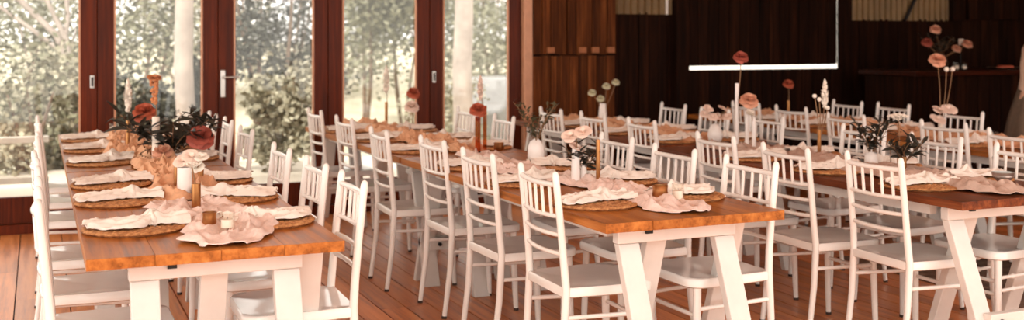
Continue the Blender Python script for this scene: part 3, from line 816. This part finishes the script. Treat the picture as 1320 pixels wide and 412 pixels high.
# --- row 4
p = at(1212, 183); vessel('white_bud_vase', 'thin pale vase with orchid ' + G4, 'vase', p, cyl(.014, .14), M['wax'], 12)
flower('orchid', 'cream peach orchid cluster ' + G4, p, .1, .2, .075, M['blush'], (0, 0))
flower('rose', 'flat peach flower high on thin stem ' + G4, p + Vector((-.005, 0, 0)), .1, .545, .06, M['peach'], (-.02, 0))
for dx, w in ((.05, 'left'), (.10, 'right')):
    flower('ball', 'pale billy button, %s of the tall pair %s' % (w, G4), p + Vector((dx * .1, 0, 0)), .1, .485, .017, M['ivory'], (dx, 0))
p = Vector((5.93, 7.62, .75)); vessel('slim_tube_vase', 'slim golden brown vase at far end ' + G4, 'vase', p, cyl(.014, .16, 1), M['gold'], 12)
flower('rose', 'orange peach flower in slim brown vase ' + G4, p, .1, .3, .05, M['rust'], (0, 0))
cup('glass candle cup near the orchid ' + G4, Vector((5.80, 5.32, .75)), .035, .06)

# ================================================================== BAR, PERSON, RUG
bar = thing('bar_counter', 'dark timber bar counter against the back wall at right', 'counter', (9.2, 8.1, 0))
MB().box(-1.75, 1.75, -.38, .38, 1.10, 1.145).build('counter_top', M['bar_top'], bar, bevel=.006)
MB().box(-1.68, 1.68, -.30, .36, .1, 1.10).build('body', M['dark_clad'], bar)
MB().box(-1.66, 1.66, -.26, .34, 0, .1).build('plinth', M['dark_clad'], bar)
for i in range(22):
    x = -1.66 + i * .151
    MB().box(x, x + .143, -.318, -.30, .1, 1.10).build('panel', M['dark_clad'], bar, bevel=.003)
ZT = 1.146
def bpos(px): 
    Y = 7.95; w = onplane(px, 60, Y); return Vector((w.x, Y, 1.145))
p = bpos(1212); vessel('dark_flower_vase', 'dark brown rounded vase of flowers on the bar', 'vase', p, egg(.075, .16), M['brown_ceramic'], 20)
for (px, py, r, k, w) in ((1206, 38, .055, 'peach', 'highest of the cluster'), (1195, 55, .055, 'terracotta', 'leftmost of the cluster'), (1247, 57, .055, 'peach', 'rightmost of the cluster'), (1233, 63, .05, 'peach', 'lower right of the cluster')):
    e = onplane(px, py, 7.95)
    flower('rose', 'dim peach flower in the bar vase, ' + w, p, .1, e.z - ZT, r, M[k], (e.x - p.x, 0), 'flowers in the bar vase')
sprig('dark foliage sprigs around the flowers on the bar', p, .14, 9, .26, None, .7, 71, .06, 'leaf_dark', nl=9)
e = onplane(1243, 54, 7.98)
cd = thing('table_card', 'small cream card on a dark stand on the bar', 'card', (e.x, 8.02, ZT))
MB().box(-.032, .032, -.002, .002, e.z - ZT - .03, e.z - ZT + .03).build('card', M['wax'], cd)
MB().tube([(0, .006, 0), (0, .006, e.z - ZT)], .004, 6).build('stand', M['black'], cd)
MB().lathe([(.03, 0), (.03, .006), (.004, .008)], 14).build('base', M['black'], cd)
cup('glass tealight cup glinting beside the vase on the bar', bpos(1232), .035, .07)
cup('short glass cup at right of the bar vase', bpos(1243), .03, .06)
t = thing('serving_tray', 'pale round tray at the right end of the bar', 'tray', tuple(bpos(1296)))
MB().lathe([(.14, 0), (.17, .012), (.175, .018), (.165, .018), (.13, .006), (.002, .006)], 28).build('dish', M['steel'], t, True)
MB().lathe([(.08, .006), (.08, .03), (.06, .04), (.002, .04)], 20).build('board', M['rust'], t, True)
ZT = 0.755

# rug
rug = MB().box(4.84, 6.85, 2.9, 5.72, 0.0005, 0.005).build('area_rug', M['rug'], bevel=.001)
tag(rug, 'faded brown patterned rug on the floor at right', 'rug')

# person at the right edge (standing, turned to the bar)
PX, PY = 7.63, 6.5
per = thing('person', 'person standing at the right edge in pale blouse and long khaki skirt', 'person', (PX, PY, 0), R(20))
def skin_mesh(name, joints, edges, mat, parent, sub=2, root=0):
    me = bpy.data.meshes.new(name); me.from_pydata([j[:3] for j in joints], edges, []); me.materials.append(mat)
    o = link(name, me, parent)
    sk = o.modifiers.new('skin', 'SKIN'); sk.use_smooth_shade = True
    for i, j in enumerate(joints):
        d = me.skin_vertices[0].data[i]; r = j[3]; d.radius = r if hasattr(r, '__len__') else (r, r); d.use_root = (i == root)
    s = o.modifiers.new('sub', 'SUBSURF'); s.levels = sub; s.render_levels = sub
    return o
J = [(0, 0, .95, (.15, .11)), (0, 0, 1.12, (.12, .09)), (0, 0, 1.3, (.15, .10)), (0, 0, 1.41, (.07, .06)), (0, .01, 1.48, .05), (0, .0, 1.56, (.07, .085)), (0, 0, 1.65, (.075, .095)), (0, 0, 1.71, (.05, .06))]
E_ = [(i, i + 1) for i in range(7)]
for s in (-1, 1):
    b = len(J); J += [(s * .17, 0, 1.37, .05), (s * .21, .01, 1.1, .04), (s * .19, .09, .9, .03), (s * .185, .105, .85, (.02, .035))]
    E_ += [(2, b), (b, b + 1), (b + 1, b + 2), (b + 2, b + 3)]
    for k in range(4):
        c = len(J); y = .08 + .016 * k
        J += [(s * .187, y + .004, .80, .0085), (s * .182, y + .012, .765 + .006 * abs(k - 1.5), .007), (s * .17, y + .012, .745 + .008 * abs(k - 1.5), .006)]
        E_ += [(b + 3, c), (c, c + 1), (c + 1, c + 2)]
    c = len(J); J += [(s * .178, .135, .84, .009), (s * .165, .15, .81, .008)]; E_ += [(b + 3, c), (c, c + 1)]
    l = len(J); J += [(s * .09, 0, .86, .085), (s * .1, .01, .48, .055), (s * .1, -.02, .1, .035), (s * .1, .0, .035, .035), (s * .105, .13, .025, (.035, .022))]
    E_ += [(0, l), (l, l + 1), (l + 1, l + 2), (l + 2, l + 3), (l + 3, l + 4)]
skin_mesh('body', J, E_, M['skin'], per)
mb = MB()
prof = [(.19, 1.10), (.172, 1.16), (.176, 1.22), (.192, 1.30), (.19, 1.36), (.15, 1.415), (.075, 1.435), (.06, 1.43)]
mb.lathe(prof, 28, (0, 0, 0), 1.0, .72)
for s in (-1, 1):
    mb.tube([(s * .13, 0, 1.37), (s * .19, 0, 1.34), (s * .225, .008, 1.22), (s * .235, .01, 1.12), (s * .22, .04, 1.03)], [.06, .075, .07, .062, .055], 14)
mb.build('blouse', M['blouse'], per, True)
vs = []; fs = []; n = 60; zz = [1.15, 1.12, 1.05, .95, .8, .6, .4, .22]; rr = [.175, .18, .205, .245, .30, .35, .39, .42]
for i, z in enumerate(zz):
    for k in range(n):
        a = 2 * math.pi * k / n; f = 1 + .045 * i / 7 * math.sin(a * 11) + .02 * math.sin(a * 5 + i * .3)
        vs.append((rr[i] * f * math.cos(a), rr[i] * f * math.sin(a) * .8, z))
for i in range(len(zz) - 1):
    for k in range(n): k2 = (k + 1) % n; fs.append((i * n + k, i * n + k2, (i + 1) * n + k2, (i + 1) * n + k))
MB().add(vs, fs).build('skirt', M['khaki'], per, True)
MB().lathe([(.178, 1.125), (.184, 1.13), (.184, 1.165), (.178, 1.17)], 28, ex=1, ey=.8).build('belt', M['blouse'], per, True)
hb = MB(); hb.ball((0, -.02, 1.64), .105, 16, 10, 1.1); hb.ball((0, -.11, 1.62), .05, 12, 8)
hb.build('hair', M['hair'], per, True)
fb = MB(); fb.ball((-.032, .088, 1.615), .011, 8, 6); fb.ball((.032, .088, 1.615), .011, 8, 6); fb.build('eyes', M['black'], per, True)
MB().tube([(0, .09, 1.61), (0, .108, 1.585), (0, .098, 1.572)], [.008, .012, .008], 8).build('nose', M['skin'], per, True)
MB().tube([(-.022, .09, 1.545), (0, .097, 1.545), (.022, .09, 1.545)], [.004, .007, .004], 8).build('mouth', M['terracotta'], per, True)
for s in (-1, 1): MB().ball((s * .085, 0, 1.6), .022, 8, 6, 1.4).build('ear', M['skin'], per, True)
for s in (-1, 1): MB().ball((s * .104, .05, .03), .05, 12, 6, .6).build('shoe', M['black'], per, True).scale = (1, 1, 1)

# ================================================================== OUTDOORS
def gz(y):
    for (a, za), (b, zb) in zip(((9, -.16), (11.5, -.16), (20, -.8), (26, -.8), (45, 1.0), (80, 1.2)), ((11.5, -.16), (20, -.8), (26, -.8), (45, 1.0), (80, 1.2))):
        if y <= b: return za + (zb - za) * (y - a) / (b - a)
    return 1.2
ys = [9.0, 11.5, 14, 17, 20, 23, 26, 32, 38, 45, 80]
vs = [(x, y, gz(y)) for y in ys for x in (-50, 60)] + [(x, y, -1.4) for y in ys for x in (-50, 60)]
n = len(ys); fs = []
for i in range(n - 1):
    a = 2 * i; fs += [(a, a + 1, a + 3, a + 2), (2 * n + a, 2 * n + a + 2, 2 * n + a + 3, 2 * n + a + 1), (a, a + 2, 2 * n + a + 2, 2 * n + a), (a + 1, 2 * n + a + 1, 2 * n + a + 3, a + 3)]
fs += [(0, 2 * n, 2 * n + 1, 1), (2 * n - 2, 2 * n - 1, 4 * n - 1, 4 * n - 2)]
tag(MB().add(vs, fs).build('ground', M['lawn']), kind='structure')
tag(MB().box(-12, 14, 8.95, 13.2, -.4, -.02).build('deck', M['path'], bevel=.01), 'pale paved verandah strip outside the glass doors', 'terrace', kind='structure')
def outp(px, d):
    X = (px - CX) / F_PX * d; y = -X * SA + d * CA
    return Vector((X * CA + d * SA, y, gz(y) - .01))
def tree(label, px, d, h, w, leafm, barkm, seed, n=1500, z_lo=.3, name='shrub', cat='shrub', trunk_r=.05, ls=.12, stems=4, lump=6, ztop=None):
    rd = random.Random(seed); p = outp(px, d)
    t = thing(name, label, cat, tuple(p), rd.uniform(0, 6), 'garden plants outside the doors')
    for k in range(stems):
        q = rd.uniform(0, 6.28); l = w * .35 * rd.uniform(.3, 1)
        e = Vector((math.cos(q) * l, math.sin(q) * l, h * rd.uniform(.65, .9)))
        b0 = Vector((math.cos(q) * trunk_r * .8 * (stems > 1), math.sin(q) * trunk_r * .8 * (stems > 1), 0))
        MB().tube(bend(b0, e, .06, 8, Vector((rd.uniform(-1, 1), rd.uniform(-1, 1), 0))), [trunk_r * (1 - .8 * i / 7) for i in range(8)], 8).build('trunk' if trunk_r > .08 else 'branch', barkm, t, True)
    lumps = [(Vector((rd.gauss(0, w * .24), rd.gauss(0, w * .24), h * rd.uniform(z_lo, .88))), w * rd.uniform(.2, .36)) for _ in range(lump)]
    vs = []; fs = []
    for i in range(n):
        c, r = lumps[rd.randrange(lump)]
        d_ = Vector((rd.gauss(0, 1), rd.gauss(0, 1), rd.gauss(0, 1))).normalized() * r * rd.random() ** .4
        pt = c + d_
        if pt.z < .02: continue
        a = Vector((rd.gauss(0, 1), rd.gauss(0, 1), rd.gauss(0, .6))).normalized() * ls * rd.uniform(.6, 1.3)
        b = a.cross(Vector((rd.gauss(0, 1), rd.gauss(0, 1), rd.gauss(0, 1)))).normalized() * ls * .3
        o = len(vs); vs += [pt, pt + a * .5 + b, pt + a, pt + a * .5 - b]; fs.append((o, o + 1, o + 2, o + 3))
    f = MB().add(vs, fs).build('foliage', leafm, t); f['kind'] = 'stuff'
    return t
L1, L2, L3 = M['leaf_out1'], M['leaf_out2'], M['leaf_out3']
spec = [
 ('pale bushy shrub outside at the far left pane, leftmost', -20, 13, 2.6, 2.2, L1, M['bark'], 1),
 ('pale shrub with white slanting branches behind the far left pane', 62, 14, 2.7, 2.2, L1, M['bark_white'], 2),
 ('low pale bush in front of the slanting-branch shrub', 30, 12.2, 1.5, 1.5, L3, M['bark'], 3),
 ('olive shrub left of the white gum trunk', 168, 14, 2.6, 1.9, L1, M['bark'], 4),
 ('low dark green bush below the white gum trunk', 205, 12.8, 1.2, 1.2, L2, M['bark'], 5),
 ('dark green shrub in upper part of the third pane', 340, 13.6, 3.2, 1.5, L2, M['bark'], 6),
 ('pale young shrub with white stem in the third pane', 364, 12.0, 1.45, .8, L3, M['bark_white'], 7),
 ('feathery pale green tree behind the fourth pane', 470, 24, 4.2, 3.4, L1, M['bark'], 8),
 ('second feathery pale tree at right of the fourth pane', 520, 26, 4.4, 3.2, L1, M['bark'], 9),
 ('low pale bush beside the parked car', 588, 18, 1.5, 1.6, L3, M['bark'], 10),
 ('tall hazy tree behind the parked car', 640, 30, 5.0, 3.6, L1, M['bark'], 11),
 ('distant olive tree behind the second pane', 240, 30, 5.0, 4.5, L3, M['bark'], 12),
 ('distant olive tree behind the far left pane', 60, 30, 5.0, 5.5, L1, M['bark'], 13),
 ('distant dark tree behind the third pane', 370, 32, 5.2, 4.5, L2, M['bark'], 14),
 ('distant pale tree between third and fourth panes', 440, 34, 5.2, 4.5, L1, M['bark'], 15),
 ('distant pale tree behind the second gum trunk', 570, 34, 5.2, 5.0, L1, M['bark'], 16)]
for a in spec: tree(*a, lump=9 if a[2] > 20 else 7, n=5500 if a[2] > 20 else 3200, ls=.14 if a[2] > 20 else .09, z_lo=.14 if a[2] < 20 else (.5 if 430 < a[1] < 600 else .22))
def gum(label, px, d, r, seed):
    rd = random.Random(seed); p = outp(px, d)
    t = thing('gum_tree', label, 'tree', tuple(p), 0, 'pale gum trees outside')
    MB().tube([(rd.uniform(-.02, .02), rd.uniform(-.02, .02), z) for z in (0, .3, .8, 1.4, 2.2, 3.2, 4.2)], [r * 1.25, r * 1.08, r, r * .97, r * .92, r * .85, r * .7], 14).build('trunk', M['bark_white'], t, True)
    for k in range(3):
        q = k * 2.1; MB().tube([(0, 0, 3.4 + .2 * k), (math.cos(q) * .6, math.sin(q) * .6, 4.2), (math.cos(q) * 1.3, math.sin(q) * 1.3, 4.7)], [r * .4, r * .3, r * .15], 8).build('branch', M['bark_white'], t, True)
    vs = []; fs = []
    for i in range(700):
        pt = Vector((rd.gauss(0, .9), rd.gauss(0, .9), 4.8 + rd.gauss(0, .4)))
        a = Vector((rd.gauss(0, 1), rd.gauss(0, 1), rd.gauss(-.5, .6))).normalized() * .18; b = a.cross(Vector((rd.gauss(0, 1), rd.gauss(0, 1), 1))).normalized() * .04
        o = len(vs); vs += [pt, pt + a * .5 + b, pt + a, pt + a * .5 - b]; fs.append((o, o + 1, o + 2, o + 3))
    f = MB().add(vs, fs).build('foliage', L1, t); f['kind'] = 'stuff'
gum('thick white gum trunk outside the second pane', 239, 12.0, .105, 3)
gum('pale pinkish gum trunk outside the fifth pane', 597, 16, .15, 5)
# pale tree whose bare branches slant across the far left pane
b0 = outp(100, 13.0)
st = thing('slanting_tree', 'bare pale tree with slanting white branches at the far left pane', 'tree', tuple(b0), 0, 'pale gum trees outside')
def inv(px, py): return onplane(px, py, b0.y) - b0
for pts, r0 in (([(100, 150), (92, 90), (84, 48), (70, 20), (54, -14)], .05), ([(92, 90), (72, 44), (44, 18), (16, -10)], .045), ([(90, 75), (60, 52), (30, 30), (-10, 2)], .03), ([(84, 48), (88, 20), (84, -20)], .03)):
    MB().tube([inv(*a) + Vector((0, .03 * i, 0)) for i, a in enumerate(pts)] if pts[0] != (100, 150) else [Vector((0, 0, 0))] + [inv(*a) for a in pts], [r0 * (1 - .1 * i) for i in range(len(pts) + (pts[0] == (100, 150)))], 8).build('branch', M['bark_white'], st, True)
# white wall added outside to make the horizontal hatch slot show bright
nb = MB().box(7.6, 22, 14.0, 14.2, -.5, 2.4).build('backdrop_wall', M['backdrop'], bevel=.01)
tag(nb, 'added white wall outside that brightens the horizontal slot', 'backdrop', kind='structure')
# low timber railing beyond the deck
rl = thing('timber_railing', 'pale low timber railing outside the leftmost panes', 'railing', (0, 11.1, -.02))
for x in (-4.0, -2.2, -.42):
    MB().box(x - .05, x + .05, -.05, .05, 0, .5).build('post', M['rail_white'], rl, bevel=.006)
MB().box(-4.1, .1, -.06, .06, .50, .555).build('top_rail', M['rail_white'], rl, bevel=.006)
MB().box(-4.1, .1, -.02, .02, .12, .18).build('bottom_rail', M['rail_white'], rl, bevel=.006)
# parked white car far outside
cp = outp(668, 22)
car = thing('parked_car', 'white parked car seen through the rightmost pane', 'car', tuple(cp), R(35))
def extr(mb, prof, y0, y1):
    n = len(prof); vs = [(x, y0, z) for x, z in prof] + [(x, y1, z) for x, z in prof]
    mb.add(vs, [tuple(range(n)), tuple(range(2 * n - 1, n - 1, -1))] + [(i, n + i, n + (i + 1) % n, (i + 1) % n) for i in range(n)])
    return mb
extr(MB(), [(-2.1, .35), (2.1, .35), (2.15, .75), (1.95, .95), (1.0, 1.02), (.45, 1.5), (-1.3, 1.52), (-1.85, 1.05), (-2.15, .95)], -.85, .85).build('body', M['car_white'], car, bevel=.06)
for s in (-1, 1):
    extr(MB(), [(.88, 1.04), (.40, 1.44), (-1.22, 1.46), (-1.65, 1.06)], s * .855 - .01, s * .855 + .01).build('side_window', M['car_glass'], car)
    for x in (-1.3, 1.35):
        MB().tube([(x, s * .72, .33), (x, s * .9, .33)], .33, 20).build('wheel', M['black'], car)
MB().add([(1.02, -.7, 1.05), (1.02, .7, 1.05), (.5, .62, 1.49), (.5, -.62, 1.49), (1.0, -.7, 1.03), (1.0, .7, 1.03), (.48, .62, 1.47), (.48, -.62, 1.47)], [(0, 1, 2, 3), (4, 7, 6, 5), (0, 4, 5, 1), (1, 5, 6, 2), (2, 6, 7, 3), (3, 7, 4, 0)]).build('windscreen', M['car_glass'], car)
